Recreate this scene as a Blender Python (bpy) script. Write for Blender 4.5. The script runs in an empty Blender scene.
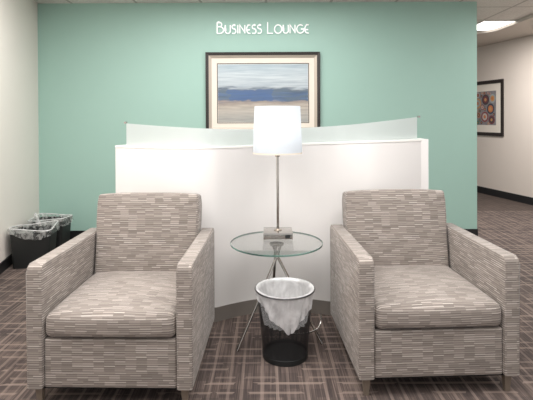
import bpy, bmesh, math, random
from mathutils import Vector, Matrix, noise
random.seed(7)
col = bpy.context.scene.collection
F = 460.0      # focal length in pixels of a 533 px wide frame
HC = 1.40      # eye height
CX = 266.5
def X(px, s): return (px - CX) / s      # s = pixels per metre at that depth
def Y(s): return F / s

# ---------------------------------------------------------------- materials
def lin(c):
    return tuple(((v/255)/12.92 if v/255 <= .04045 else ((v/255+.055)/1.055)**2.4) for v in c) + (1,)
def newmat(name):
    m = bpy.data.materials.new(name); m.use_nodes = True
    nt = m.node_tree
    for n in list(nt.nodes):
        if n.type != 'OUTPUT_MATERIAL' and n.type != 'BSDF_PRINCIPLED': nt.nodes.remove(n)
    return m, nt, nt.nodes['Principled BSDF'], nt.nodes['Material Output']
def N(nt, t, **k):
    n = nt.nodes.new(t)
    for a, b in k.items():
        if a.startswith('i_'): n.inputs[int(a[2:])].default_value = b
        else: setattr(n, a, b)
    return n
def L(nt, a, b): nt.links.new(a, b)
def simple(name, c, rough=.6, metal=0, var=.03, scale=6, bump=0):
    m, nt, p, o = newmat(name)
    tc = N(nt, 'ShaderNodeTexCoord'); nz = N(nt, 'ShaderNodeTexNoise'); nz.inputs['Scale'].default_value = scale
    nz.inputs['Detail'].default_value = 4
    L(nt, tc.outputs['Object'], nz.inputs['Vector'])
    r = N(nt, 'ShaderNodeValToRGB'); c0 = lin(c)
    r.color_ramp.elements[0].color = tuple(max(0, v*(1-var)) for v in c0[:3]) + (1,)
    r.color_ramp.elements[1].color = tuple(min(1, v*(1+var)) for v in c0[:3]) + (1,)
    L(nt, nz.outputs['Fac'], r.inputs['Fac']); L(nt, r.outputs['Color'], p.inputs['Base Color'])
    p.inputs['Roughness'].default_value = rough; p.inputs['Metallic'].default_value = metal
    if bump:
        n2 = N(nt, 'ShaderNodeTexNoise'); n2.inputs['Scale'].default_value = 140
        L(nt, tc.outputs['Object'], n2.inputs['Vector'])
        b = N(nt, 'ShaderNodeBump'); b.inputs['Strength'].default_value = bump; b.inputs['Distance'].default_value = .003
        L(nt, n2.outputs['Fac'], b.inputs['Height']); L(nt, b.outputs['Normal'], p.inputs['Normal'])
    return m
def mth(nt, op, a, b=None, c=None):
    n = N(nt, 'ShaderNodeMath', operation=op)
    for i, v in enumerate((a, b, c)):
        if v is None: continue
        if isinstance(v, (int, float)): n.inputs[i].default_value = v
        else: L(nt, v, n.inputs[i])
    return n.outputs[0]
def ramp(nt, fac, stops, interp='LINEAR'):
    r = N(nt, 'ShaderNodeValToRGB'); cr = r.color_ramp; cr.interpolation = interp
    while len(cr.elements) < len(stops): cr.elements.new(.5)
    for e, (p, c) in zip(cr.elements, stops): e.position = p; e.color = c
    L(nt, fac, r.inputs['Fac']); return r.outputs['Color']
def mixc(nt, f, a, b, mode='MIX'):
    n = N(nt, 'ShaderNodeMix', data_type='RGBA', blend_type=mode)
    for i, v in ((0, f), (6, a), (7, b)):
        if isinstance(v, (int, float, tuple)): n.inputs[i].default_value = v
        else: L(nt, v, n.inputs[i])
    return n.outputs[2]

M = {}
M['teal'] = simple('teal_paint', (163, 197, 186), .5, var=.015, bump=.05)
M['wall'] = simple('warm_white_paint', (240, 232, 225), .6, var=.012, bump=.05)
M['hall'] = simple('beige_white_paint', (228, 216, 206), .6, var=.012)
M['base'] = simple('black_vinyl_base', (30, 30, 32), .45)
M['laminate'] = simple('white_laminate', (229, 226, 224), .32, var=.008, scale=2)
M['edge_white'] = simple('white_edge_band', (244, 242, 238), .35)
M['steel'] = simple('brushed_steel_kick', (146, 140, 134), .3, .45, var=.2, scale=3)
M['chrome'] = simple('chrome', (190, 186, 181), .12, 1, var=.02)
M['nickel'] = simple('brushed_nickel', (190, 180, 168), .22, 1, var=.04)
M['rimwire'] = simple('grey_rim_wire', (84, 83, 84), .3, .8)
M['blackp'] = simple('black_plastic', (27, 29, 29), .5)
M['frame'] = simple('dark_frame_wood', (42, 36, 34), .35, var=.15, scale=20)
M['silver'] = simple('champagne_silver_fillet', (188, 176, 164), .4, .3)
M['mat'] = simple('cream_mat_board', (236, 226, 214), .8)
M['leg'] = simple('taupe_stained_wood', (118, 106, 94), .45, var=.15, scale=25)
M['shadowgap'] = simple('underside_black_cloth', (22, 21, 21), .9)
M['letter'] = simple('white_acrylic_letter', (250, 250, 250), .3)
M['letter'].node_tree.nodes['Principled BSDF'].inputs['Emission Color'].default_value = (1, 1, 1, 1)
M['letter'].node_tree.nodes['Principled BSDF'].inputs['Emission Strength'].default_value = .15  # slight glow brightens the letters, which hold no lamp
M['soffit'] = simple('grey_soffit_paint', (205, 196, 187), .7)

# upholstery: short woven dashes in rows
def fabric():
    m, nt, p, o = newmat('woven_dash_upholstery')
    uv = N(nt, 'ShaderNodeUVMap'); uv.uv_map = 'UVMap'
    sx = N(nt, 'ShaderNodeSeparateXYZ'); L(nt, uv.outputs['UV'], sx.inputs[0])
    u, v = sx.outputs[0], sx.outputs[1]
    RH, CW = .0112, .052
    row = mth(nt, 'FLOOR', mth(nt, 'DIVIDE', v, RH))
    grp = mth(nt, 'FLOOR', mth(nt, 'DIVIDE', v, RH*3))
    wr = N(nt, 'ShaderNodeTexWhiteNoise', noise_dimensions='1D'); L(nt, grp, wr.inputs['W'])
    wj = N(nt, 'ShaderNodeTexWhiteNoise', noise_dimensions='1D'); L(nt, mth(nt, 'ADD', row, .37), wj.inputs['W'])
    uo = mth(nt, 'ADD', mth(nt, 'DIVIDE', u, CW), mth(nt, 'ADD', mth(nt, 'MULTIPLY', mth(nt, 'ROUND', wr.outputs['Value']), .5), mth(nt, 'MULTIPLY', wj.outputs['Value'], .14)))
    cell = mth(nt, 'FLOOR', uo)
    def rnd(seed, a, b):
        cv = N(nt, 'ShaderNodeCombineXYZ'); L(nt, mth(nt, 'ADD', a, seed), cv.inputs[0]); L(nt, b, cv.inputs[1])
        wn = N(nt, 'ShaderNodeTexWhiteNoise', noise_dimensions='2D'); L(nt, cv.outputs[0], wn.inputs['Vector']); return wn.outputs['Value']
    base = ramp(nt, rnd(0, row, cell), [(0, lin((112, 103, 97))), (.5, lin((124, 115, 108))), (1, lin((138, 128, 121)))])
    fr = mth(nt, 'FRACT', mth(nt, 'DIVIDE', v, RH))
    thin = mth(nt, 'LESS_THAN', fr, .4)
    k = rnd(91.3, row, cell)
    on = mth(nt, 'MULTIPLY', thin, mth(nt, 'ADD', .12, mth(nt, 'MULTIPLY', mth(nt, 'POWER', k, 2.0), .68)))
    c = mixc(nt, on, base, lin((198, 189, 182)))
    dk = mth(nt, 'MULTIPLY', mth(nt, 'GREATER_THAN', fr, .72), mth(nt, 'MULTIPLY', rnd(37.1, row, cell), .5))
    c = mixc(nt, dk, c, lin((88, 80, 75)))
    L(nt, c, p.inputs['Base Color']); p.inputs['Roughness'].default_value = .85
    p.inputs['Sheen Weight'].default_value = .15
    return m
M['fabric'] = fabric()
M['piping'] = simple('upholstery_piping', (128, 119, 112), .85)

def carpet():
    m, nt, p, o = newmat('plaid_carpet_tile')
    tc = N(nt, 'ShaderNodeTexCoord'); sx = N(nt, 'ShaderNodeSeparateXYZ'); L(nt, tc.outputs['Object'], sx.inputs[0])
    x, y = sx.outputs[0], sx.outputs[1]
    def streak(ax, bx, seed):
        cv = N(nt, 'ShaderNodeCombineXYZ')
        L(nt, mth(nt, 'MULTIPLY', x, ax), cv.inputs[0]); L(nt, mth(nt, 'MULTIPLY', y, bx), cv.inputs[1]); cv.inputs[2].default_value = seed
        n = N(nt, 'ShaderNodeTexNoise'); n.inputs['Scale'].default_value = 1; n.inputs['Detail'].default_value = 3
        L(nt, cv.outputs[0], n.inputs['Vector']); return n.outputs['Fac']
    # warp lines slightly uneven
    def lines(c, period, width, seed, amp):
        k = mth(nt, 'DIVIDE', c, period); fl = mth(nt, 'FLOOR', k)
        w = N(nt, 'ShaderNodeTexWhiteNoise', noise_dimensions='1D'); L(nt, mth(nt, 'ADD', fl, seed), w.inputs['W'])
        d = mth(nt, 'ABSOLUTE', mth(nt, 'SUBTRACT', mth(nt, 'FRACT', k), mth(nt, 'ADD', mth(nt, 'MULTIPLY', w.outputs['Value'], .4), .3)))
        return mth(nt, 'MULTIPLY', mth(nt, 'LESS_THAN', d, width), mth(nt, 'ADD', mth(nt, 'MULTIPLY', w.outputs['Value'], amp), 1-amp))
    s1 = mth(nt, 'ADD', mth(nt, 'MULTIPLY', streak(170, 3.0, 0), .6), mth(nt, 'MULTIPLY', streak(48, 1.6, 5), .4)); s2 = streak(4, 110, 7.7); s3 = streak(14, 9, 3.1)
    l1 = lines(x, .082, .10, 3.0, .5); l2 = lines(y, .074, .13, 11.0, .6)
    base = ramp(nt, s1, [(.36, lin((54, 46, 44))), (.5, lin((86, 73, 68))), (.64, lin((126, 110, 102)))])
    cv = N(nt, 'ShaderNodeCombineXYZ'); L(nt, mth(nt, 'FLOOR', mth(nt, 'DIVIDE', x, .082)), cv.inputs[0]); L(nt, mth(nt, 'FLOOR', mth(nt, 'DIVIDE', y, .074)), cv.inputs[1])
    wn = N(nt, 'ShaderNodeTexWhiteNoise', noise_dimensions='2D'); L(nt, cv.outputs[0], wn.inputs['Vector'])
    base = mixc(nt, mth(nt, 'MULTIPLY', wn.outputs['Value'], .75), base, lin((58, 49, 48)))
    c = mixc(nt, mth(nt, 'MULTIPLY', l1, mth(nt, 'ADD', mth(nt, 'MULTIPLY', s1, .9), .1)), base, lin((142, 125, 116)))
    brk = mth(nt, 'GREATER_THAN', streak(5, 8, 21), .47)
    c = mixc(nt, mth(nt, 'MULTIPLY', mth(nt, 'MULTIPLY', l2, brk), mth(nt, 'ADD', s2, .1)), c, lin((152, 134, 124)))
    hall_shade = mth(nt, 'GREATER_THAN', y, 6.86)  # soffit shade on the hall floor, painted into the carpet colour
    c = mixc(nt, mth(nt, 'MULTIPLY', hall_shade, .7), c, lin((72, 60, 54)))
    L(nt, c, p.inputs['Base Color']); p.inputs['Roughness'].default_value = .95
    b = N(nt, 'ShaderNodeBump'); b.inputs['Strength'].default_value = .3; b.inputs['Distance'].default_value = .004
    L(nt, s1, b.inputs['Height']); L(nt, b.outputs['Normal'], p.inputs['Normal'])
    return m
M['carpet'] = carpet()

def ceiling_mat():
    m, nt, p, o = newmat('ceiling_tile_grid')
    tc = N(nt, 'ShaderNodeTexCoord'); sx = N(nt, 'ShaderNodeSeparateXYZ'); L(nt, tc.outputs['Object'], sx.inputs[0])
    def ln(c, off, w):
        k = mth(nt, 'FRACT', mth(nt, 'DIVIDE', mth(nt, 'ADD', c, off), .75))
        return mth(nt, 'LESS_THAN', k, w)
    g = mth(nt, 'MAXIMUM', ln(sx.outputs[0], .015+75, .04), ln(sx.outputs[1], 75-5.61+.015+.0, .04))
    nz = N(nt, 'ShaderNodeTexNoise'); nz.inputs['Scale'].default_value = 60; L(nt, tc.outputs['Object'], nz.inputs['Vector'])
    t = ramp(nt, nz.outputs['Fac'], [(.3, lin((218, 212, 206))), (.7, lin((236, 231, 226)))])
    L(nt, mixc(nt, g, t, lin((188, 183, 177))), p.inputs['Base Color']); p.inputs['Roughness'].default_value = .9
    return m
M['ceiling'] = ceiling_mat()

def emis(name, c, s, rough=.5):
    m, nt, p, o = newmat(name)
    nz = N(nt, 'ShaderNodeTexNoise'); nz.inputs['Scale'].default_value = 3
    L(nt, ramp(nt, nz.outputs['Fac'], [(0, lin(c)), (1, (1, 1, 1, 1))]), p.inputs['Emission Color'])
    p.inputs['Base Color'].default_value = lin(c); p.inputs['Emission Strength'].default_value = s
    return m
M['diffuser'] = emis('lit_troffer_diffuser', (255, 248, 238), 1.6)
M['bulb'] = emis('lit_bulb', (255, 250, 240), 4)

def shade_mat():
    m, nt, p, o = newmat('white_linen_shade')
    nt.nodes.remove(p)
    tc = N(nt, 'ShaderNodeTexCoord'); nz = N(nt, 'ShaderNodeTexNoise'); nz.inputs['Scale'].default_value = 300
    L(nt, tc.outputs['Object'], nz.inputs['Vector'])
    c = ramp(nt, nz.outputs['Fac'], [(.3, lin((220, 224, 228))), (.7, lin((227, 231, 235)))])
    d = N(nt, 'ShaderNodeBsdfDiffuse'); t = N(nt, 'ShaderNodeBsdfTranslucent'); L(nt, c, d.inputs[0]); L(nt, c, t.inputs[0])
    mx = N(nt, 'ShaderNodeMixShader'); mx.inputs[0].default_value = .5; L(nt, d.outputs[0], mx.inputs[1]); L(nt, t.outputs[0], mx.inputs[2])
    L(nt, mx.outputs[0], o.inputs[0]); return m
M['shade'] = shade_mat()
M['shade_trim'] = simple('shade_hem', (226, 214, 200), .8)

def glass_mat():
    m, nt, p, o = newmat('clear_glass')
    nt.nodes.remove(p)
    tr = N(nt, 'ShaderNodeBsdfTransparent'); tr.inputs[0].default_value = (.99, 1, .996, 1)
    gl = N(nt, 'ShaderNodeBsdfGlossy'); gl.inputs['Roughness'].default_value = .02
    fr = N(nt, 'ShaderNodeFresnel'); fr.inputs[0].default_value = 1.5
    nz = N(nt, 'ShaderNodeTexNoise'); nz.inputs['Scale'].default_value = 2
    f = mth(nt, 'ADD', mth(nt, 'MULTIPLY', fr.outputs[0], .4), mth(nt, 'MULTIPLY', nz.outputs['Fac'], .02))
    mx = N(nt, 'ShaderNodeMixShader'); L(nt, f, mx.inputs[0]); L(nt, tr.outputs[0], mx.inputs[1]); L(nt, gl.outputs[0], mx.inputs[2])
    L(nt, mx.outputs[0], o.inputs[0]); return m
M['glass'] = glass_mat()
def edge_glass():
    m, nt, p, o = newmat('green_glass_edge')
    tc = N(nt, 'ShaderNodeTexCoord'); nz = N(nt, 'ShaderNodeTexNoise'); nz.inputs['Scale'].default_value = 5; L(nt, tc.outputs['Object'], nz.inputs[0])
    L(nt, ramp(nt, nz.outputs['Fac'], [(.35, lin((40, 68, 62))), (.62, lin((104, 138, 128)))]), p.inputs['Base Color'])
    p.inputs['Roughness'].default_value = .08; return m
M['glass_edge'] = edge_glass()

def frost():
    m, nt, p, o = newmat('frosted_acrylic')
    nt.nodes.remove(p)
    tc = N(nt, 'ShaderNodeTexCoord'); nz = N(nt, 'ShaderNodeTexNoise'); nz.inputs['Scale'].default_value = 1.3; L(nt, tc.outputs['Object'], nz.inputs[0])
    c = ramp(nt, nz.outputs['Fac'], [(.3, lin((216, 221, 220))), (.7, lin((228, 231, 230)))])
    rf = N(nt, 'ShaderNodeBsdfRefraction'); rf.inputs['Roughness'].default_value = .55; rf.inputs['IOR'].default_value = 1.15; rf.inputs[0].default_value = (.93, .97, .96, 1)
    d = N(nt, 'ShaderNodeBsdfDiffuse'); t = N(nt, 'ShaderNodeBsdfTranslucent'); L(nt, c, d.inputs[0]); L(nt, c, t.inputs[0])
    a = N(nt, 'ShaderNodeMixShader'); a.inputs[0].default_value = .4; L(nt, d.outputs[0], a.inputs[1]); L(nt, t.outputs[0], a.inputs[2])
    b = N(nt, 'ShaderNodeMixShader'); b.inputs[0].default_value = .27; L(nt, a.outputs[0], b.inputs[1]); L(nt, rf.outputs[0], b.inputs[2])
    L(nt, b.outputs[0], o.inputs[0]); return m
M['frost'] = frost()

def bag_mat(name, thin, thick, c, scale=18, ZS=.35):
    m, nt, p, o = newmat(name)
    nt.nodes.remove(p)
    tc = N(nt, 'ShaderNodeTexCoord'); mp = N(nt, 'ShaderNodeMapping'); mp.inputs['Scale'].default_value = (1, 1, ZS)
    L(nt, tc.outputs['Object'], mp.inputs[0])
    nz = N(nt, 'ShaderNodeTexNoise'); nz.inputs['Scale'].default_value = scale; nz.inputs['Detail'].default_value = 5; nz.inputs['Distortion'].default_value = 1.5
    L(nt, mp.outputs[0], nz.inputs[0])
    f = N(nt, 'ShaderNodeMapRange'); f.inputs[1].default_value = .38; f.inputs[2].default_value = .62; f.inputs[3].default_value = thin; f.inputs[4].default_value = thick
    L(nt, nz.outputs['Fac'], f.inputs[0])
    tr = N(nt, 'ShaderNodeBsdfTransparent'); d = N(nt, 'ShaderNodeBsdfDiffuse'); t = N(nt, 'ShaderNodeBsdfTranslucent'); g = N(nt, 'ShaderNodeBsdfGlossy')
    d.inputs[0].default_value = lin(c); t.inputs[0].default_value = lin(c); g.inputs['Roughness'].default_value = .25
    a = N(nt, 'ShaderNodeMixShader'); a.inputs[0].default_value = .4; L(nt, d.outputs[0], a.inputs[1]); L(nt, t.outputs[0], a.inputs[2])
    a2 = N(nt, 'ShaderNodeMixShader'); a2.inputs[0].default_value = .15; L(nt, a.outputs[0], a2.inputs[1]); L(nt, g.outputs[0], a2.inputs[2])
    b = N(nt, 'ShaderNodeMixShader'); L(nt, f.outputs[0], b.inputs[0]); L(nt, tr.outputs[0], b.inputs[1]); L(nt, a2.outputs[0], b.inputs[2])
    L(nt, b.outputs[0], o.inputs[0]); return m
M['bag'] = bag_mat('milky_bin_liner', .72, 1.0, (248, 247, 248), 13, .6)
M['clearbag'] = bag_mat('clear_bin_liner', .06, .66, (222, 223, 221), 16, .8)

def mesh_mat():
    m, nt, p, o = newmat('black_wire_mesh')
    uv = N(nt, 'ShaderNodeUVMap'); uv.uv_map = 'UVMap'; sx = N(nt, 'ShaderNodeSeparateXYZ'); L(nt, uv.outputs['UV'], sx.inputs[0])
    a = mth(nt, 'LESS_THAN', mth(nt, 'FRACT', mth(nt, 'MULTIPLY', sx.outputs[0], 190)), .38)
    b = mth(nt, 'LESS_THAN', mth(nt, 'FRACT', mth(nt, 'MULTIPLY', sx.outputs[1], 80)), .38)
    p.inputs['Base Color'].default_value = lin((26, 27, 29)); p.inputs['Roughness'].default_value = .45
    tr = N(nt, 'ShaderNodeBsdfTransparent'); mx = N(nt, 'ShaderNodeMixShader')
    L(nt, mth(nt, 'MAXIMUM', a, b), mx.inputs[0]); L(nt, tr.outputs[0], mx.inputs[1]); L(nt, p.outputs[0], mx.inputs[2])
    L(nt, mx.outputs[0], o.inputs[0]); return m
M['mesh'] = mesh_mat()

def seascape():
    m, nt, p, o = newmat('seascape_painting')
    uv = N(nt, 'ShaderNodeUVMap'); uv.uv_map = 'UVMap'; sx = N(nt, 'ShaderNodeSeparateXYZ'); L(nt, uv.outputs['UV'], sx.inputs[0])
    def nzz(ax, ay, sd, det=5):
        mp = N(nt, 'ShaderNodeMapping'); mp.inputs['Scale'].default_value = (ax, ay, 1); mp.inputs['Location'].default_value = (sd, sd*.7, sd)
        L(nt, uv.outputs['UV'], mp.inputs[0]); n = N(nt, 'ShaderNodeTexNoise'); n.inputs['Scale'].default_value = 1; n.inputs['Detail'].default_value = det; n.inputs['Distortion'].default_value = .6
        L(nt, mp.outputs[0], n.inputs[0]); return n.outputs['Fac']
    v = mth(nt, 'ADD', sx.outputs[1], mth(nt, 'MULTIPLY', mth(nt, 'SUBTRACT', nzz(5, 14, 3), .5), .15))
    b = ramp(nt, v, [(0, lin((160, 160, 158))), (.2, lin((182, 176, 168))), (.30, lin((176, 166, 156))), (.355, lin((150, 140, 136))), (.38, lin((92, 110, 138))),
                     (.50, lin((84, 106, 138))), (.565, lin((100, 112, 126))), (.60, lin((176, 186, 194))), (.78, lin((190, 200, 206))), (1, lin((168, 184, 194)))])
    st = nzz(3, 34, 9); b = mixc(nt, .5, b, ramp(nt, st, [(.3, lin((105, 112, 120))), (.68, lin((235, 232, 226)))]), 'SOFT_LIGHT')
    inb = mth(nt, 'MULTIPLY', mth(nt, 'GREATER_THAN', v, .37), mth(nt, 'LESS_THAN', v, .57))
    # brighter blue patch left of centre, greyer sides
    du = mth(nt, 'ABSOLUTE', mth(nt, 'SUBTRACT', sx.outputs[0], .36))
    blue = mth(nt, 'MULTIPLY', inb, mth(nt, 'LESS_THAN', du, mth(nt, 'ADD', .12, mth(nt, 'MULTIPLY', nzz(3, 9, 15), .25))))
    grey = mth(nt, 'MULTIPLY', inb, mth(nt, 'GREATER_THAN', nzz(4, 16, 22), .5))
    b = mixc(nt, mth(nt, 'MULTIPLY', grey, .5), b, lin((96, 112, 124)))
    b = mixc(nt, mth(nt, 'MULTIPLY', blue, mth(nt, 'ADD', .25, mth(nt, 'MULTIPLY', st, .6))), b, lin((70, 100, 150)))
    L(nt, b, p.inputs['Base Color']); p.inputs['Roughness'].default_value = .35; return m
M['sea'] = seascape()
M['artbg'] = simple('grey_blue_print_ground', (140, 136, 138), .5, var=.4, scale=14)

# ---------------------------------------------------------------- mesh helpers
def uvlayer(bm):
    return bm.loops.layers.uv.get('UVMap') or bm.loops.layers.uv.new('UVMap')
def boxuv(bm):
    uv = uvlayer(bm)
    for f in bm.faces:
        n = f.normal; ax = max(range(3), key=lambda i: abs(n[i]))
        for l in f.loops:
            c = l.vert.co
            l[uv].uv = (c.y, c.z) if ax == 0 else ((c.x, c.z) if ax == 1 else (c.x, c.y))
def obj(name, bm, mat, parent=None, smooth=True, uv=True, angle=40, loc=None):
    bmesh.ops.recalc_face_normals(bm, faces=bm.faces); bm.normal_update()
    if uv: boxuv(bm)
    me = bpy.data.meshes.new(name); 
    for f in bm.faces: f.smooth = smooth
    if smooth:
        for e in bm.edges:
            if len(e.link_faces) == 2 and e.calc_face_angle(0) > math.radians(angle): e.smooth = False
    bm.to_mesh(me); bm.free()
    o = bpy.data.objects.new(name, me); col.objects.link(o)
    for mm in (mat if isinstance(mat, list) else [mat]): me.materials.append(mm)
    if parent: o.parent = parent
    if loc: o.location = loc
    return o
def thing(name, label, cat, loc=(0, 0, 0), rz=0, group=None):
    o = bpy.data.objects.new(name, None); col.objects.link(o); o.empty_display_size = .1
    o.location = loc; o.rotation_euler = (0, 0, rz); o['label'] = label; o['category'] = cat
    if group: o['group'] = group
    return o
def struct(o): o['kind'] = 'structure'; return o
def slabel(o, label, cat): o['label'] = label; o['category'] = cat; return o
def box(bm, x0, x1, y0, y1, z0, z1, bev=0, seg=3):
    r = bmesh.ops.create_cube(bm, size=1, matrix=Matrix.Translation(((x0+x1)/2, (y0+y1)/2, (z0+z1)/2)) @ Matrix.Diagonal((x1-x0, y1-y0, z1-z0, 1)))
    if bev:
        es = list({e for v in r['verts'] for e in v.link_edges})
        bmesh.ops.bevel(bm, geom=es, offset=bev, segments=seg, affect='EDGES', profile=.6)
def newbox(*a, **k):
    bm = bmesh.new(); box(bm, *a, **k); return bm
def cuts(bm, xs=(), ys=(), zs=()):
    for vals, no in ((xs, (1, 0, 0)), (ys, (0, 1, 0)), (zs, (0, 0, 1))):
        for v in vals:
            co = Vector(no)*v
            bmesh.ops.bisect_plane(bm, geom=bm.verts[:]+bm.edges[:]+bm.faces[:], plane_co=co, plane_no=no)
def lathe(bm, prof, n=48, c=(0, 0, 0), closed=False, uvs=False):
    rings = []
    for r, z in prof:
        rings.append([bm.verts.new((c[0]+r*math.cos(2*math.pi*i/n), c[1]+r*math.sin(2*math.pi*i/n), c[2]+z)) for i in range(n)] if r > 1e-5 else [bm.verts.new((c[0], c[1], c[2]+z))])
    for a, b in zip(rings, rings[1:]):
        for i in range(n):
            j = (i+1) % n
            if len(a) == 1 and len(b) == 1: continue
            if len(a) == 1: bm.faces.new((a[0], b[j], b[i]))
            elif len(b) == 1: bm.faces.new((a[i], a[j], b[0]))
            else: bm.faces.new((a[i], a[j], b[j], b[i]))
    return rings
def tube(bm, pts, r, n=10, r2=None, caps=True):
    pts = [Vector(p) for p in pts]; rings = []
    up = Vector((0, 0, 1))
    for i, p in enumerate(pts):
        d = (pts[min(i+1, len(pts)-1)]-pts[max(i-1, 0)]).normalized()
        ref = up if abs(d.dot(up)) < .95 else Vector((0, 1, 0))
        a = d.cross(ref).normalized(); b = d.cross(a).normalized()
        rr = r if r2 is None else r+(r2-r)*i/(len(pts)-1)
        rings.append([bm.verts.new(p+a*rr*math.cos(2*math.pi*k/n)+b*rr*math.sin(2*math.pi*k/n)) for k in range(n)])
    for a, b in zip(rings, rings[1:]):
        for k in range(n): bm.faces.new((a[k], a[(k+1) % n], b[(k+1) % n], b[k]))
    if caps: bm.faces.new(rings[0][::-1]); bm.faces.new(rings[-1])
def prism(bm, pts, z0, z1):
    a = [bm.verts.new((x, y, z0)) for x, y in pts]; b = [bm.verts.new((x, y, z1)) for x, y in pts]
    n = len(pts)
    bm.faces.new(a[::-1]); bm.faces.new(b)
    for i in range(n): bm.faces.new((a[i], a[(i+1) % n], b[(i+1) % n], b[i]))

# ---------------------------------------------------------------- the room
SB = 86.0; YB = Y(SB); ZC = 2.74
XL = X(38.5, SB); XR = X(477, SB)
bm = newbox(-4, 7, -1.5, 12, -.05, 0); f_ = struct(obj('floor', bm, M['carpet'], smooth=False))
bm = newbox(-4, 7, -1.5, 12, ZC, ZC+.05); struct(obj('ceiling', bm, M['ceiling'], smooth=False))
bm = newbox(XL-.1, XR, YB, YB+.14, 0, ZC); struct(obj('wall_back', bm, M['teal'], smooth=False))
bm = newbox(XL, XR+.004, YB-.012, YB+.145, 0, .098); struct(obj('baseboard_back', bm, M['base'], smooth=False))
# left wall runs from the corner toward the viewer, slightly splayed
pc = Vector((XL, YB)); pn = Vector((X(0, 110), Y(110))); d = (pn-pc).normalized(); nn = Vector((-d.y, d.x))
if nn.x < 0: nn = -nn
pe = pc + d*4.6
def wallprism(a, b, n, t0, t1, z0, z1):
    bm = bmesh.new(); q = [a+n*t0, b+n*t0, b+n*t1, a+n*t1]; prism(bm, [(v.x, v.y) for v in q], z0, z1); return bm
struct(obj('wall_left', wallprism(pc, pe, nn, -.1, 0, 0, ZC), M['wall'], smooth=False))
struct(obj('baseboard_left', wallprism(pc, pe, nn, 0, .012, 0, .098), M['base'], smooth=False))
# hall wall on the right, beyond the teal wall
ha = Vector((X(477, 53.6), Y(53.6))); hb = Vector((X(533, 63.2), Y(63.2))); hd = (hb-ha).normalized()
h0 = ha - hd*2.4; h1 = hb + hd*4.5
hn = Vector((-hd.y, hd.x)); hn = -hn if hn.x > 0 else hn
struct(obj('wall_right', wallprism(h0, h1, hn, -.1, 0, 0, ZC), M['hall'], smooth=False))
struct(obj('baseboard_right', wallprism(h0, h1, hn, 0, .014, 0, .12), M['base'], smooth=False))
struct(obj('wall_far', newbox(-2.8, 4.6, 11, 11.1, 0, ZC), M['hall'], smooth=False))
# lowered soffit with rounded corner along the hall
pts = [(3.47, 1.0), (3.47, 6.5), (3.465, 6.8)]
for k in range(1, 7):
    a = k/6*math.pi/2; pts.append((3.47-.35*(1-math.cos(a)), 6.84+.35*math.sin(a)))
pts += [(2.2, 7.19), (2.2, 10.9), (3.2, 10.9), (h0.x+hn.x*.0, h0.y), (h1.x, h1.y), (5.0, 1.0)]
pts = pts[:-3] + [(3.44, 10.9), (3.93, 8.62), (4.2, 7.3), (5.2, 3.0), (5.2, 1.0)]
bm = bmesh.new(); prism(bm, pts, ZC-.045, ZC-.001); struct(obj('trim_1', bm, M['soffit'], smooth=False))
# recessed light in the hall ceiling
def troffer(x0, x1, y0, y1, label):
    t = thing('ceiling_light', label, 'ceiling light', ((x0+x1)/2, (y0+y1)/2, ZC-.012), 0)
    w, h = (x1-x0)/2, (y1-y0)/2
    bm = bmesh.new()
    for a in ((-w, w, -h, -h+.03), (-w, w, h-.03, h), (-w, -w+.03, -h+.03, h-.03), (w-.03, w, -h+.03, h-.03)): box(bm, *a, 0, .012)
    obj('frame', bm, M['edge_white'], t, smooth=False)
    obj('diffuser', newbox(-w+.03, w-.03, -h+.03, h-.03, .004, .012), M['diffuser'], t, smooth=False)
    return t
troffer(3.0, 3.72, 6.37, 7.1, 'bright square ceiling light in the hallway beyond the teal wall')

# ---------------------------------------------------------------- sign lettering
SL = 86.3
def zrow(py, px, s): return HC - ((py + (px-CX)*.0044) - 118)/s
def seg_letters():
    A = lambda cx, cy, rx, ry, a0, a1, n=10: [(cx+rx*math.cos(math.radians(a0+(a1-a0)*i/n)), cy+ry*math.sin(math.radians(a0+(a1-a0)*i/n))) for i in range(n+1)]
    G = {}
    G['B'] = (.62, [[(0, 0), (0, 1)], [(0, 1), (.22, 1)]+A(.22, .8, .22, .2, 90, -90)+[(0, .6)], [(.22, .6)]+A(.26, .3, .34, .3, 90, -90)+[(0, 0)]])
    G['U'] = (.62, [[(0, 1), (0, .32)]+A(.3, .32, .3, .32, 180, 360)+[(.6, 1)]])
    G['S'] = (.46, [[(.42, .98), (.2, 1)]+A(.2, .78, .2, .22, 90, 270, 8)+[(.22, .56)]+A(.22, .28, .24, .28, 90, -90, 8)+[(0, .02)]])
    G['I'] = (.10, [[(.05, 0), (.05, 1)]])
    G['N'] = (.62, [[(0, 0), (0, 1), (.6, .12)], [(.6, 0), (.6, 1)]])
    G['E'] = (.48, [[(.46, 1), (.2, 1)]+A(.32, .5, .32, .5, 110, 250, 10)+[(.46, 0)], [(.02, .42), (.4, .42)]])
    G['L'] = (.5, [[(0, 1), (0, 0), (.5, 0)]])
    G['O'] = (.86, [A(.43, .5, .43, .5, 0, 360, 24)])
    G['G'] = (.78, [A(.43, .5, .43, .5, 50, 360, 20)+[(.5, .5)]])
    return G
G = seg_letters()
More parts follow.
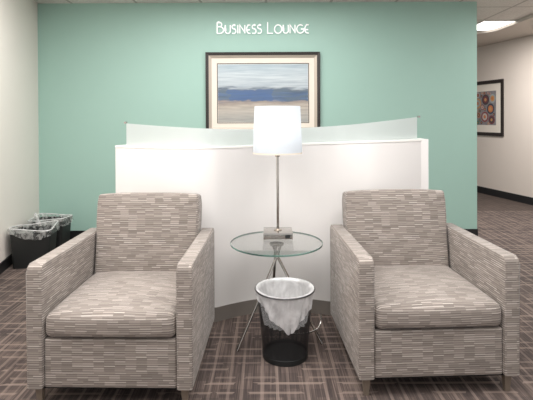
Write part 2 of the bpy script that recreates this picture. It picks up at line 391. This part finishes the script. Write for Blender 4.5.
def stroke(bm, pts, w, dpt):
    # flat ribbon letter stroke with mitred joints in the XZ plane
    P = [Vector(p) for p in pts]; lft, rgt = [], []
    for i, p in enumerate(P):
        d0 = (P[i]-P[i-1]).normalized() if i else (P[1]-P[0]).normalized()
        d1 = (P[i+1]-P[i]).normalized() if i < len(P)-1 else d0
        t = (d0+d1); t = t.normalized() if t.length > 1e-6 else d0
        n = Vector((-t.y, t.x)); k = w/2/max(.45, abs(n.dot(Vector((-d1.y, d1.x)))))
        lft.append(p+n*k); rgt.append(p-n*k)
    for i in range(len(P)-1):
        q = [lft[i], lft[i+1], rgt[i+1], rgt[i]]
        a = [bm.verts.new((v.x, 0, v.y)) for v in q]; b = [bm.verts.new((v.x, -dpt, v.y)) for v in q]
        bm.faces.new(a); bm.faces.new(b[::-1])
        for j in range(4): bm.faces.new((a[j], b[j], b[(j+1) % 4], a[(j+1) % 4]))
sign = thing('sign_lettering', 'raised white wall lettering reading Business Lounge above the framed seascape', 'sign', (X(217.6, SL), YB-.012, zrow(34.0, 262, SL)))
capH = 12.2/SL; lowH = 9.4/SL; word = [('B', 1), ('U', 0), ('S', 0), ('I', 0), ('N', 0), ('E', 0), ('S', 0), ('S', 0), (' ', 0), ('L', 1), ('O', 0), ('U', 0), ('N', 0), ('G', 0), ('E', 0)]
tot = 0; gap = .019; items = []
for ch, cap in word:
    if ch == ' ': tot += .055; continue
    h = capH if cap else lowH; w = G[ch][0]*h*(.9 if cap else .92)
    items.append((ch, h, w, tot)); tot += w+gap
k = (91.6/SL)/(tot-gap)
for ch, h, w, x0 in items:
    bm = bmesh.new(); sx = w/G[ch][0]
    for st in G[ch][1]: stroke(bm, [((p[0]*sx)*k, p[1]*(h-.012)+.006) for p in st], .0128, .012)
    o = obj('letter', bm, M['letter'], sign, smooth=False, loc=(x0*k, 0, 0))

# ---------------------------------------------------------------- framed seascape
pic = thing('framed_painting', 'abstract seascape with blue sea band in dark frame on the teal wall', 'painting', (X(263, SB), YB, 0))
ps = 86.6
def rc(px): return X(px, ps)-pic.location.x
def rz_(py): return HC-(py-118)/ps
def ring_bm(x0, x1, z0, z1, w, y0, y1, bev=0):
    bm = bmesh.new()
    o_ = [(x0, z0), (x1, z0), (x1, z1), (x0, z1)]; i_ = [(x0+w, z0+w), (x1-w, z0+w), (x1-w, z1-w), (x0+w, z1-w)]
    O1 = [bm.verts.new((x, y0, z)) for x, z in o_]; I1 = [bm.verts.new((x, y1, z)) for x, z in i_]
    O0 = [bm.verts.new((x, -.001, z)) for x, z in o_]; I0 = [bm.verts.new((x, -.001, z)) for x, z in i_]
    for i in range(4):
        j = (i+1) % 4
        for A_, B_ in ((O1, I1), (I1, I0), (I0, O0), (O0, O1)): bm.faces.new((A_[i], A_[j], B_[j], B_[i]))
    return bm
obj('frame', ring_bm(rc(205.7), rc(320.4), rz_(133.5), rz_(52), .036, -.035, -.03), M['frame'], pic, smooth=False)
obj('fillet', ring_bm(rc(208.8), rc(317.3), rz_(130.4), rz_(55.1), .033, -.029, -.016), M['silver'], pic, smooth=False)
obj('mat_board', ring_bm(rc(211.5), rc(314.8), rz_(128.6), rz_(57.6), (64-57.6)/ps*1.0, -.016, -.014), M['mat'], pic, smooth=False)
bm = bmesh.new()
q = [(rc(217.5), rz_(122.8)), (rc(308.8), rz_(122.8)), (rc(308.8), rz_(63.5)), (rc(217.5), rz_(63.5))]
fc = bm.faces.new([bm.verts.new((x, -.0125, z)) for x, z in q]); uvl = uvlayer(bm)
for l, c in zip(fc.loops, ((0, 0), (1, 0), (1, 1), (0, 1))): l[uvl].uv = c
obj('canvas', bm, M['sea'], pic, smooth=False, uv=False)
bm = ring_bm(rc(217.0), rc(309.3), rz_(123.2), rz_(63), .008, -.0155, -.0145); obj('inner_border', bm, M['frame'], pic, smooth=False)

# ---------------------------------------------------------------- hall picture with circles
hs = 58.2; pr = Vector((X(504.7, hs), Y(hs)))
ang = math.atan2(hd.y, hd.x)
hp = thing('framed_print', 'dark framed print of coloured circles on the hallway wall at the right', 'picture', (pr.x+hn.x*.002, pr.y+hn.y*.002, 0), ang)
# local +x runs toward the viewer along the wall, -y is into the hall if normal matches
sg = -1 if Vector((math.sin(ang), -math.cos(ang))).dot(hn) > 0 else 1
def rb(x0, x1, z0, z1, w, t0, t1):
    bm = ring_bm(x0, x1, z0, z1, w, -t0, -t1)
    if sg > 0: bmesh.ops.scale(bm, vec=(1, -1, 1), verts=bm.verts)
    return bm
zt, zb = 2.055, 1.065
obj('frame', rb(-1.05, 0, zb, zt, .06, .035, .03), M['frame'], hp, smooth=False)
obj('mat_board', rb(-.99, -.06, zb+.06, zt-.06, .13, .015, .015), M['mat'], hp, smooth=False)
obj('print_ground', newbox(-.87, -.18, *( (-.014, -.002) if sg < 0 else (.002, .014)), zb+.18, zt-.18), M['artbg'], hp, smooth=False)
cols = [(142, 74, 78), (198, 122, 76), (84, 122, 100), (62, 68, 84), (196, 188, 182), (118, 62, 70), (200, 150, 100), (84, 92, 80), (160, 170, 174), (76, 68, 70)]
cm = [simple('circle_ink', c, .5, var=.2, scale=30) for c in cols]
k = 0; placed = []; rnd = random.Random(3)
for tries in range(2600):
    r = rnd.choice([.095, .08, .065, .05, .036, .026]) if tries > 300 else rnd.choice([.095, .08])
    cxx = rnd.uniform(-.86+r, -.19-r); czz = rnd.uniform(zb+.19+r, zt-.19-r)
    if any(math.hypot(cxx-a, czz-b) < (r+c)*.98 for a, b, c in placed) or len(placed) >= 60: continue
    placed.append((cxx, czz, r)); dy = (-.015 if sg < 0 else .015)
    bm = bmesh.new(); n0 = 0
    for q, (fr, mi) in enumerate(((1, 0), (.68, 1), (.34, 2))):
        bmesh.ops.create_circle(bm, cap_ends=True, segments=22, radius=r*fr, matrix=Matrix.Translation((cxx, dy*(1+.1*q), czz)) @ Matrix.Rotation(math.pi/2, 4, 'X'))
        bm.faces.ensure_lookup_table()
        for f in bm.faces[n0:]: f.material_index = mi
        n0 = len(bm.faces)
    obj('painted_circle', bm, [cm[(k*3) % 10], cm[(k*7+4) % 10], cm[(k*5+1) % 10]], hp, smooth=False); k += 1

# ---------------------------------------------------------------- curved white counter
def crom(P, n):
    out = []
    for i in range(len(P)-1):
        p0 = P[max(i-1, 0)]; p1 = P[i]; p2 = P[i+1]; p3 = P[min(i+2, len(P)-1)]
        for k in range(n):
            t = k/n
            out.append(tuple(.5*((2*p1[a])+(-p0[a]+p2[a])*t+(2*p0[a]-5*p1[a]+4*p2[a]-p3[a])*t*t+(-p0[a]+3*p1[a]-3*p2[a]+p3[a])*t**3) for a in range(2)))
    out.append(P[-1]); return out
foot = [(-1.105, 3.36), (-.9, 3.27), (-.66, 3.165), (-.5, 3.125), (-.37, 3.15), (-.24, 3.225), (-.09, 3.295), (.08, 3.33), (.22, 3.32), (.36, 3.282), (.5, 3.238), (.65, 3.215), (.78, 3.225), (.97, 3.30), (1.188, 3.42)]
path = crom(foot, 10)
def interp(tab, x):
    if x <= tab[0][0]: return tab[0][1]
    for (a, b), (c, d_) in zip(tab, tab[1:]):
        if x <= c: return b+(d_-b)*(x-a)/(c-a)
    return tab[-1][1]
topt = [(115.5, 145.5), (150, 146.8), (200, 147), (233, 146.2), (278, 144.6), (310, 143), (370, 141), (427, 139.3)]
act = [(px, 123.2-.0105*(px-123)+ (7.6*(1-((px-268)/148)**2)) - max(0, px-268)*.016) for px in range(119, 431, 6)]
def h_at(tab, x, y):
    s = F/y; px = CX+x*s; return HC-((interp(tab, px)+(px-CX)*.0044)-118)/s
def ribbon(pts, z0f, z1f, off0, off1, flat=True):
    """curved slab following the footprint between two offsets behind the front face"""
    bm = bmesh.new(); P = [Vector(p) for p in pts]; rows = []
    for i, p in enumerate(P):
        t = (P[min(i+1, len(P)-1)]-P[max(i-1, 0)]).normalized(); n = Vector((-t.y, t.x))
        a = p+n*off0; b = p+n*off1; z0 = z0f(p); z1 = z1f(p)
        rows.append([bm.verts.new((a.x, a.y, z0)), bm.verts.new((a.x, a.y, z1)), bm.verts.new((b.x, b.y, z1)), bm.verts.new((b.x, b.y, z0))])
    for r, q in zip(rows, rows[1:]):
        for k in range(4): bm.faces.new((r[k], r[(k+1) % 4], q[(k+1) % 4], q[k]))
    bm.faces.new(rows[0]); bm.faces.new(rows[-1][::-1]); return bm
desk = thing('curved_counter', 'tall white curved counter partition with steel kick plate behind the armchairs', 'counter', (0, 3.4, 0))
off = Vector((0, -3.4, 0))
def dobj(name, bm, mat, parent=desk, **k):
    bmesh.ops.translate(bm, vec=off, verts=bm.verts); return obj(name, bm, mat, parent, **k)
topf = lambda p: h_at(topt, p.x, p.y)
dobj('front_panel', ribbon(path, lambda p: .098, lambda p: topf(p)-.012, 0, .05), M['laminate'], angle=50)
dobj('top_cap', ribbon(path, lambda p: topf(p)-.012, topf, -.004, .16), M['edge_white'], angle=50)
dobj('kick_plate', ribbon(path, lambda p: 0, lambda p: .098, -.003, .05), M['steel'], angle=50)
dobj('end_panel', newbox(1.14, 1.194, 3.392, 3.58, 0, 1.238), M['laminate'], smooth=False)
dobj('end_panel', newbox(-1.109, -1.07, 3.38, 3.62, 0, 1.185), M['laminate'], smooth=False)
sub = [p for p in path if X(122, 136.5) <= p[0] <= X(423.5, 136.5)]
dobj('frosted_screen', ribbon(sub, lambda p: topf(p)-.002, lambda p: h_at(act, p.x, p.y), .035, .045), M['frost'], angle=50)
for px, s in ((126, 136), (421, 136)):
    x_ = X(px, s); y_ = interp([(a, b) for a, b in path], x_)+.04
    bm = bmesh.new(); tube(bm, [(x_, y_-.012, h_at(topt, x_, y_)+.17), (x_, y_+.02, h_at(topt, x_, y_)+.17)], .009, 12); dobj('standoff_bolt', bm, M['chrome'])

# ---------------------------------------------------------------- armchairs
def armchair(name, label, loc, rz):
    t = thing(name, label, 'armchair', loc, rz, 'dash patterned lounge armchairs')
    W = .402; aw = .078; D = .80; zb = .097; zt = .695
    for s in (-1, 1):
        # side profile in the YZ plane, rounded front-top corner, then extruded across
        r = .035; prof = [(0, zb), (0, zt-r)]
        for k in range(1, 6): a = math.pi-k/6*math.pi/2; prof.append((r+r*math.cos(a), zt-r+r*math.sin(a)))
        prof += [(r, zt), (D-.03, zt-.002), (D, zt-.03), (D-.01, zb)]
        bm = bmesh.new()
        x0, x1 = (-W, -W+aw) if s < 0 else (W-aw, W)
        A = [bm.verts.new((x0, y, z)) for y, z in prof]; B = [bm.verts.new((x1, y, z)) for y, z in prof]
        bm.faces.new(A); bm.faces.new(B[::-1]); n = len(prof)
        for i in range(n): bm.faces.new((A[i], B[i], B[(i+1) % n], A[(i+1) % n]))
        sil = [e for e in bm.edges if abs(e.verts[0].co.x-e.verts[1].co.x) < 1e-6]
        bmesh.ops.bevel(bm, geom=sil, offset=.010, segments=3, affect='EDGES', profile=.6)
        arm = obj('armrest', bm, M['fabric'], t, angle=50)
        for xx in ((x0, x1) if s < 0 else (x1, x0)):
            sgn = 1 if xx == x0 else -1
            b2 = bmesh.new(); e = .003*sgn
            tube(b2, [(xx+e*1.5, y+(.003 if i < 2 else 0), z-.003) for i, (y, z) in enumerate(prof[1:-1])], .0028, 6)
            obj('piping', b2, M['piping'], arm)
    iw = W-aw-.002
    bm = newbox(-iw, iw, .012, .70, zb, .335, bev=.012); cuts(bm, zs=(.2,)); obj('front_panel', bm, M['fabric'], t, angle=50)
    obj('underside', newbox(-W+.03, W-.03, .03, .76, zb-.012, zb+.002), M['shadowgap'], t, smooth=False)
    # seat cushion, crowned
    bm = newbox(-iw+.002, iw-.002, .0, .66, .338, .458, bev=.045, seg=6)
    cuts(bm, xs=[-iw+2*iw*k/12 for k in range(1, 12)], ys=[.66*k/12 for k in range(1, 12)])
    for v in bm.verts:
        if v.co.z > .40:
            u = v.co.x/iw; w_ = (v.co.y-.33)/.33
            v.co.z += .028*max(0, 1-u*u)**.7*max(0, 1-w_**4) + (v.co.z-.4)*.0
            v.co.z += .0035*noise.noise(v.co*7)
        if v.co.y < .04: v.co.y -= .012*max(0, 1-(v.co.x/iw)**2)*(1 if v.co.z > .35 else 0)
    obj('seat_cushion', bm, M['fabric'], t, angle=60)
    # backrest: leaning slab with soft face and slightly pointed top corners
    bm = newbox(-iw-.0, iw+.0, 0, .15, 0, .59, bev=.022, seg=4)
    cuts(bm, xs=[-iw+2*iw*k/12 for k in range(1, 12)], zs=[.59*k/10 for k in range(1, 10)])
    for v in bm.verts:
        u = abs(v.co.x)/iw; z = v.co.z/.59
        if v.co.y < .05: v.co.y -= .022*max(0, 1-u**3)*max(0, 1-(2*z-1)**4)
        if z > .9: v.co.z += -.012*u**3
        if 1: v.co.x *= .975+.02*min(1, max(0, (z-.5)/.2))*(1 if z < .93 else .3)
    bmesh.ops.rotate(bm, cent=(0, 0, 0), matrix=Matrix.Rotation(math.radians(-9.5), 3, 'X'), verts=bm.verts)
    bmesh.ops.translate(bm, vec=(0, .585, .355), verts=bm.verts)
    obj('backrest', bm, M['fabric'], t, angle=60)
    obj('rear_panel', newbox(-iw, iw, .70, .79, zb, .60, bev=.01), M['fabric'], t, angle=50)
    for sx in (-1, 1):
        for yy in (.045, .74):
            bm = bmesh.new(); cxx = sx*(W-.045)
            a = .019; b = .011
            lo = [bm.verts.new((cxx+p*b, yy+q*b, 0)) for p, q in ((-1, -1), (1, -1), (1, 1), (-1, 1))]
            hi = [bm.verts.new((cxx+p*a, yy+q*a, zb+.002)) for p, q in ((-1, -1), (1, -1), (1, 1), (-1, 1))]
            bm.faces.new(lo[::-1]); bm.faces.new(hi)
            for i in range(4): bm.faces.new((lo[i], lo[(i+1) % 4], hi[(i+1) % 4], hi[i]))
            obj('leg', bm, M['leg'], t, smooth=False)
    return t
sl = 209.0; sr = 201.0
armchair('armchair', 'grey dash patterned armchair left of the glass side table, nearest the black office bins', (X(107.6, sl), Y(sl), 0), math.radians(-1.2))
armchair('armchair', 'grey dash patterned armchair right of the glass side table, beside the hallway opening', (X(439.8, sr), Y(sr), 0), math.radians(2.4)).scale = (1.018, 1, 1)

# ---------------------------------------------------------------- glass side table
TX, TY, TH = X(276, 159), Y(159), .62
tb = thing('side_table', 'round glass side table on crossed chrome tripod legs between the armchairs', 'table', (TX, TY, 0))
bm = bmesh.new(); R = .290
lathe(bm, [(0, TH-.010), (R-.002, TH-.010), (R, TH-.009), (R, TH-.001), (R-.002, TH), (0, TH)], 96)
for f in bm.faces:
    if f.calc_center_median().xy.length > R*.97: f.material_index = 1
obj('glass_top', bm, [M['glass'], M['glass_edge']], tb, angle=30)
feet = [(X(236, 167.5)-TX, Y(167.5)-TY), (X(321, 162.5)-TX, Y(162.5)-TY), (-.035, .25)]
hubz = .535
for fx, fy in feet:
    v = Vector((fx, fy)); bm = bmesh.new()
    off_ = Vector((-fy, fx)).normalized()*.008
    tube(bm, [(fx, fy, .004), (off_.x, off_.y, hubz), (-fx*.10+off_.x, -fy*.10+off_.y, TH-.014)], .0088, 10)
    obj('leg', bm, M['chrome'], tb)
bm = bmesh.new(); lathe(bm, [(0, hubz-.014), (.017, hubz-.014), (.02, hubz), (.017, hubz+.014), (0, hubz+.014)], 24); obj('hub', bm, M['chrome'], tb)
bm = bmesh.new(); lathe(bm, [(0, TH-.018), (.045, TH-.018), (.045, TH-.0105), (0, TH-.0105)], 32); obj('mounting_plate', bm, M['chrome'], tb)
# curved lower brace rod reaching round from leg to leg
P3 = lambda px, py, s: (X(px, s)-TX, Y(s)-TY, HC-(py-118)/s)
br = crom([(0, 0), (1, 1)], 1)
ctrl = [P3(262, 318, 152), P3(270, 329, 156), P3(288, 334.5, 159), P3(306, 334, 162), P3(316, 330, 163), P3(320, 323, 162), P3(320.2, 314, 160)]
def crom3(P, n):
    out = []
    for i in range(len(P)-1):
        p0, p1, p2, p3 = (Vector(P[max(i-1, 0)]), Vector(P[i]), Vector(P[i+1]), Vector(P[min(i+2, len(P)-1)]))
        for k in range(n):
            t = k/n; out.append(.5*((2*p1)+(-p0+p2)*t+(2*p0-5*p1+4*p2-p3)*t*t+(-p0+3*p1-3*p2+p3)*t**3))
    out.append(Vector(P[-1])); return out

# ---------------------------------------------------------------- table lamp
LX, LY = X(277.4, 152.5), Y(152.5)
lp = thing('table_lamp', 'tall chrome table lamp with white drum shade on the glass side table', 'lamp', (LX, LY, TH+.001))
obj('base', newbox(-.094, .094, -.08, .08, 0, .043, bev=.003, seg=2), M['chrome'], lp, angle=30)
obj('outlet', newbox(.045, .078, -.0825, -.079, .009, .032), M['blackp'], lp, smooth=False)
bm = bmesh.new(); lathe(bm, [(0, .042), (.026, .042), (.026, .047), (.012, .053), (0, .053)], 24); obj('collar', bm, M['nickel'], lp)
bm = bmesh.new(); tube(bm, [(0, 0, .045), (0, 0, .62)], .0085, 14); obj('pole', bm, M['chrome'], lp)
bm = bmesh.new(); lathe(bm, [(0, .525), (.016, .525), (.018, .54), (.012, .56), (0, .56)], 20); obj('socket', bm, M['nickel'], lp)
bm = bmesh.new(); bmesh.ops.create_uvsphere(bm, u_segments=20, v_segments=12, radius=.032, matrix=Matrix.Translation((0, 0, .66))); obj('bulb', bm, M['bulb'], lp)
b0 = HC-(153.5-118)/152.5-TH; b1 = HC+(118-106.5)/152.5-TH
bm = bmesh.new(); r0, r1 = .162, .150
lathe(bm, [(r0, b0), (r1, b1), (r1-.002, b1), (r0-.002, b0), (r0, b0)], 72); shd = obj('shade', bm, M['shade'], lp, angle=60)
bm = bmesh.new(); lathe(bm, [(r0+.0006, b0), (r0+.0004, b0+.009)], 72); obj('hem', bm, M['shade_trim'], shd)
bm = bmesh.new()
for k in range(3):
    a = k*2*math.pi/3+.4; tube(bm, [(.008*math.cos(a), .008*math.sin(a), b0+.02), ((r0-.004)*math.cos(a), (r0-.004)*math.sin(a), b0+.02)], .002, 6)
obj('shade_spider', bm, M['nickel'], lp)
lamp = bpy.data.lights.new('bulb_light', 'POINT'); lamp.energy = .8; lamp.shadow_soft_size = .04; lamp.color = (1, .97, .93)
lo = bpy.data.objects.new('bulb_light', lamp); col.objects.link(lo); lo.location = (LX, LY, TH+.72)

# ---------------------------------------------------------------- wire mesh bin with liner
BX, BY = X(284.2, 170), Y(170)
wb = thing('wastebasket', 'round black wire mesh wastebasket in front of the glass side table', 'trash can', (BX, BY, 0))
H = .392; ra, rbm = .130, .165
def rad(z): return ra+(rbm-ra)*z/H
bm = bmesh.new(); n = 96; uvl = uvlayer(bm); nz_ = 10
rows = [[bm.verts.new((rad(H*j/nz_)*math.cos(2*math.pi*i/n), rad(H*j/nz_)*math.sin(2*math.pi*i/n), H*j/nz_)) for i in range(n)] for j in range(nz_+1)]
for j in range(nz_):
    for i in range(n):
        f = bm.faces.new((rows[j][i], rows[j][(i+1) % n], rows[j+1][(i+1) % n], rows[j+1][i]))
        for l, (a, b) in zip(f.loops, ((i, j), (i+1, j), (i+1, j+1), (i, j+1))): l[uvl].uv = (a/n, b/nz_)
obj('mesh_wall', bm, M['mesh'], wb, uv=False)
bm = bmesh.new(); lathe(bm, [(0, .006), (ra-.002, .006), (ra+.003, .002), (ra+.004, .03), (ra+.001, .032), (ra-.001, .012), (0, .012)], 64); obj('base', bm, M['blackp'], wb)
bm = bmesh.new()
for i in range(64):
    pass
tube(bm, [((rbm+.0095)*math.cos(2*math.pi*i/64), (rbm+.0095)*math.sin(2*math.pi*i/64), H+.005) for i in range(65)], .004, 10, caps=False); obj('rim', bm, M['rimwire'], wb)
# liner: inside sack and a loose fold over the rim, hanging longest at the front
bg = thing('bin_liner', 'milky white plastic bag lining the black wire mesh wastebasket', 'trash bag', (BX, BY, 0))
def liner(inner_depth):
    bm = bmesh.new(); n = 120; rows = []
    prof = []
    for j in range(10): prof.append(('in', j/9))
    for j in range(15): prof.append(('out', j/14))
    for kind, t in prof:
        row = []
        for i in range(n):
            a = 2*math.pi*i/n
            if kind == 'in':
                z = H+.008-inner_depth*(1-t); r = rad(z)-.010-.018*(1-t)**2
                r += .009*math.sin(a*17+2*math.sin(a*3))*(1-t)*.8+.004*math.sin(a*29)*(1-t)
            else:
                dd = abs((a+math.pi/2-.1+math.pi) % (2*math.pi)-math.pi); fr = max(0, 1-dd/1.45)**1.1   # 1 at the front
                drop = .03+.185*fr+.006*math.sin(a*9+1)+.003*math.sin(a*23)
                z = H+.010-drop*t; r = rad(min(z, H))+.0055+.006*t*math.sin(a*13+3*math.sin(a*2+t*2))*.8+.004*math.sin(a*31+t*5)*t
                r += .003*abs(noise.noise(Vector((math.cos(a)*6, math.sin(a)*6, z*16))))
            row.append(bm.verts.new((r*math.cos(a), r*math.sin(a), z)))
        rows.append(row)
    for A_, B_ in zip(rows, rows[1:]):
        for i in range(n): bm.faces.new((A_[i], A_[(i+1) % n], B_[(i+1) % n], B_[i]))
    bot = bm.verts.new((0, 0, H-inner_depth-.02))
    for i in range(n): bm.faces.new((rows[0][(i+1) % n], rows[0][i], bot))
    return bm
obj('bag', liner(.20), M['bag'], bg, angle=80)
# brace of the table (built here, curved round behind the bin)
bm = bmesh.new(); tube(bm, crom3(ctrl, 8), .005, 8); obj('brace_rod', bm, M['chrome'], tb)

# ---------------------------------------------------------------- two office bins with clear liners
def rrect(w, d, r, n=6):
    out = []
    for cx_, cy_, a0 in ((w/2-r, d/2-r, 0), (-w/2+r, d/2-r, 90), (-w/2+r, -d/2+r, 180), (w/2-r, -d/2+r, 270)):
        for k in range(n+1):
            a = math.radians(a0+90*k/n); out.append((cx_+r*math.cos(a), cy_+r*math.sin(a)))
    return out
def densify(P, m):
    out = []
    for i, p in enumerate(P):
        q = P[(i+1) % len(P)]; L_ = math.dist(p, q); k = max(1, int(L_/m))
        for j in range(k): out.append((p[0]+(q[0]-p[0])*j/k, p[1]+(q[1]-p[1])*j/k))
    return out
def office_bin(loc, rz, w, d, h, label, bag_label, seed, lift=.0):
    t = thing('office_bin', label, 'trash can', loc, rz)
    bm = bmesh.new(); top = rrect(w, d, .035); bot = rrect(w*.88, d*.88, .03)
    it = rrect(w-.012, d-.012, .03); ib = rrect(w*.88-.012, d*.88-.012, .025)
    R_ = [[bm.verts.new((x, y, z)) for x, y in P] for P, z in ((bot, 0), (top, h), (it, h), (ib, .01))]
    n = len(top)
    for A_, B_ in zip(R_, R_[1:]):
        for i in range(n): bm.faces.new((A_[i], A_[(i+1) % n], B_[(i+1) % n], B_[i]))
    bm.faces.new(R_[0][::-1]); bm.faces.new(R_[3]); obj('bin_body', bm, M['blackp'], t, angle=35)
    bm = bmesh.new(); P = rrect(w+.010, d+.010, .038); A_ = [bm.verts.new((x, y, h-.014)) for x, y in P]; B_ = [bm.verts.new((x, y, h)) for x, y in P]
    for i in range(n): bm.faces.new((A_[i], A_[(i+1) % n], B_[(i+1) % n], B_[i]))
    obj('rim_lip', bm, M['blackp'], t, angle=35)
    g = thing('bin_liner', bag_label, 'trash bag', loc, rz)
    bm = bmesh.new(); P = densify(rrect(w, d, .035), .012); n = len(P); rows = []
    for kind, tt in [('in', j/8) for j in range(9)]+[('out', j/8) for j in range(9)]:
        row = []
        for i, (x, y) in enumerate(P):
            L_ = math.hypot(x, y); ux, uy = x/L_, y/L_; ph = i/n*2*math.pi
            nz = noise.noise(Vector((x*14+seed, y*14, tt*2)))
            if kind == 'in':
                z = h+.014+lift*(.5+.5*math.sin(ph*2+seed))-.20*(1-tt); o_ = -.012-.02*(1-tt)+.018*nz*(1-tt*.6)
            else:
                z = h+.014+lift*(.5+.5*math.sin(ph*2+seed))-(.065+.02*math.sin(ph*3+seed)+.012*nz)*tt; o_ = .010+.010*abs(nz)+.006*math.sin(ph*19)*tt+.006
            row.append(bm.verts.new((x+ux*o_, y+uy*o_, z)))
        rows.append(row)
    for A_, B_ in zip(rows, rows[1:]):
        for i in range(n): bm.faces.new((A_[i], A_[(i+1) % n], B_[(i+1) % n], B_[i]))
    obj('bag', bm, M['clearbag'], g, angle=80)
    # bright rolled edge of the bag along the rim
    bm = bmesh.new(); tube(bm, [tuple(v) for v in [(x*1.04, y*1.04, h+.016+lift*(.5+.5*math.sin(i/n*2*math.pi*2+seed))) for i, (x, y) in enumerate(P+[P[0]])]], .0045, 6, caps=False)
    obj('rolled_edge', bm, M['bag'], g)
    return t, g
b1_, g1_ = office_bin((-2.245, 4.43, 0), math.radians(10), .36, .28, .335, 'black office bin against the left white wall, the nearer of two', 'clear plastic liner folded over the nearer black office bin', 1.3, .03)
b2_, g2_ = office_bin((-2.29, 4.87, 0), math.radians(2), .34, .28, .335, 'black office bin in the corner by the teal wall, behind the nearer bin', 'clear plastic liner with a knotted corner on the bin by the teal wall', 4.1, .02)
# knotted tuft and hanging tail
bm = bmesh.new(); tube(bm, crom3([(-.045-.0, -.19, .33), (-.05, -.195, .38), (-.065, -.2, .425), (-.075, -.2, .445)], 5), .020, 8, r2=.009)
for v in bm.verts: v.co += Vector((noise.noise(v.co*40), noise.noise(v.co*37+Vector((3, 1, 2))), 0))*.012
obj('knot', bm, M['bag'], g2_)
bm = bmesh.new(); tube(bm, crom3([(-.02, -.20, .34), (.0, -.205, .27), (-.005, -.205, .21), (.02, -.205, .15)], 5), .016, 8, r2=.012)
for v in bm.verts: v.co += Vector((noise.noise(v.co*40), noise.noise(v.co*37+Vector((3, 1, 2))), 0))*.01
obj('hanging_tail', bm, M['clearbag'], g2_)

# ---------------------------------------------------------------- lights
def area(name, loc, sx, sy, e, rot=(0, 0, 0), c=(1, .985, .965)):
    l = bpy.data.lights.new(name, 'AREA'); l.shape = 'RECTANGLE'; l.size = sx; l.size_y = sy; l.energy = e; l.color = c
    o = bpy.data.objects.new(name, l); col.objects.link(o); o.location = loc; o.rotation_euler = rot; return o
area('troffer_or_fill', (-1.35, 1.9, ZC-.02), 1.1, 1.5, 31)
area('troffer_or_fill', (1.35, 1.9, ZC-.02), 1.1, 1.5, 29)
area('troffer_or_fill', (0, 1.8, ZC-.02), .9, 1.5, 17)
area('troffer_or_fill', (0, .3, ZC-.02), 3.0, 1.2, 26)
area('troffer_or_fill', (-.1, 4.3, ZC-.02), 2.2, .5, 19)  # unseen wall wash added to brighten the top of the teal wall
area('troffer_or_fill', (-1.6, 3.7, ZC-.02), .7, .7, 9)  # unseen fill lamp added to lift the left wall
area('hall_fill', (3.2, 6.2, ZC-.06), .45, 1.3, 46)  # area light added near the hall troffer to brighten the hall wall
area('hall_fill', (3.3, 4.2, ZC-.08), .6, 1.0, 16)  # second unseen fill added for the hall
w = bpy.data.worlds.new('world'); bpy.context.scene.world = w; w.use_nodes = True
bg_ = w.node_tree.nodes['Background']; bg_.inputs[0].default_value = (1, .985, .97, 1); bg_.inputs[1].default_value = .48

# ---------------------------------------------------------------- camera
cam = bpy.data.cameras.new('camera'); co = bpy.data.objects.new('camera', cam); col.objects.link(co)
cam.sensor_width = 36; cam.sensor_fit = 'HORIZONTAL'; cam.lens = F/533*36
pitch = math.radians(.4)
Rm = Matrix.Rotation(math.radians(90)-pitch, 4, 'X') @ Matrix.Rotation(math.radians(-.25), 4, 'Z')
co.matrix_world = Matrix.Translation((0, 0, HC)) @ Rm
yp = 118+F*math.tan(pitch)
cam.shift_y = -(200-yp)/533
cam.clip_start = .05
sc = bpy.context.scene; sc.camera = co
sc.view_settings.view_transform = 'Standard'; sc.view_settings.look = 'None'; sc.view_settings.exposure = .71
sc.cycles.use_denoising = True
sc.cycles.transparent_max_bounces = 24; sc.cycles.max_bounces = 10
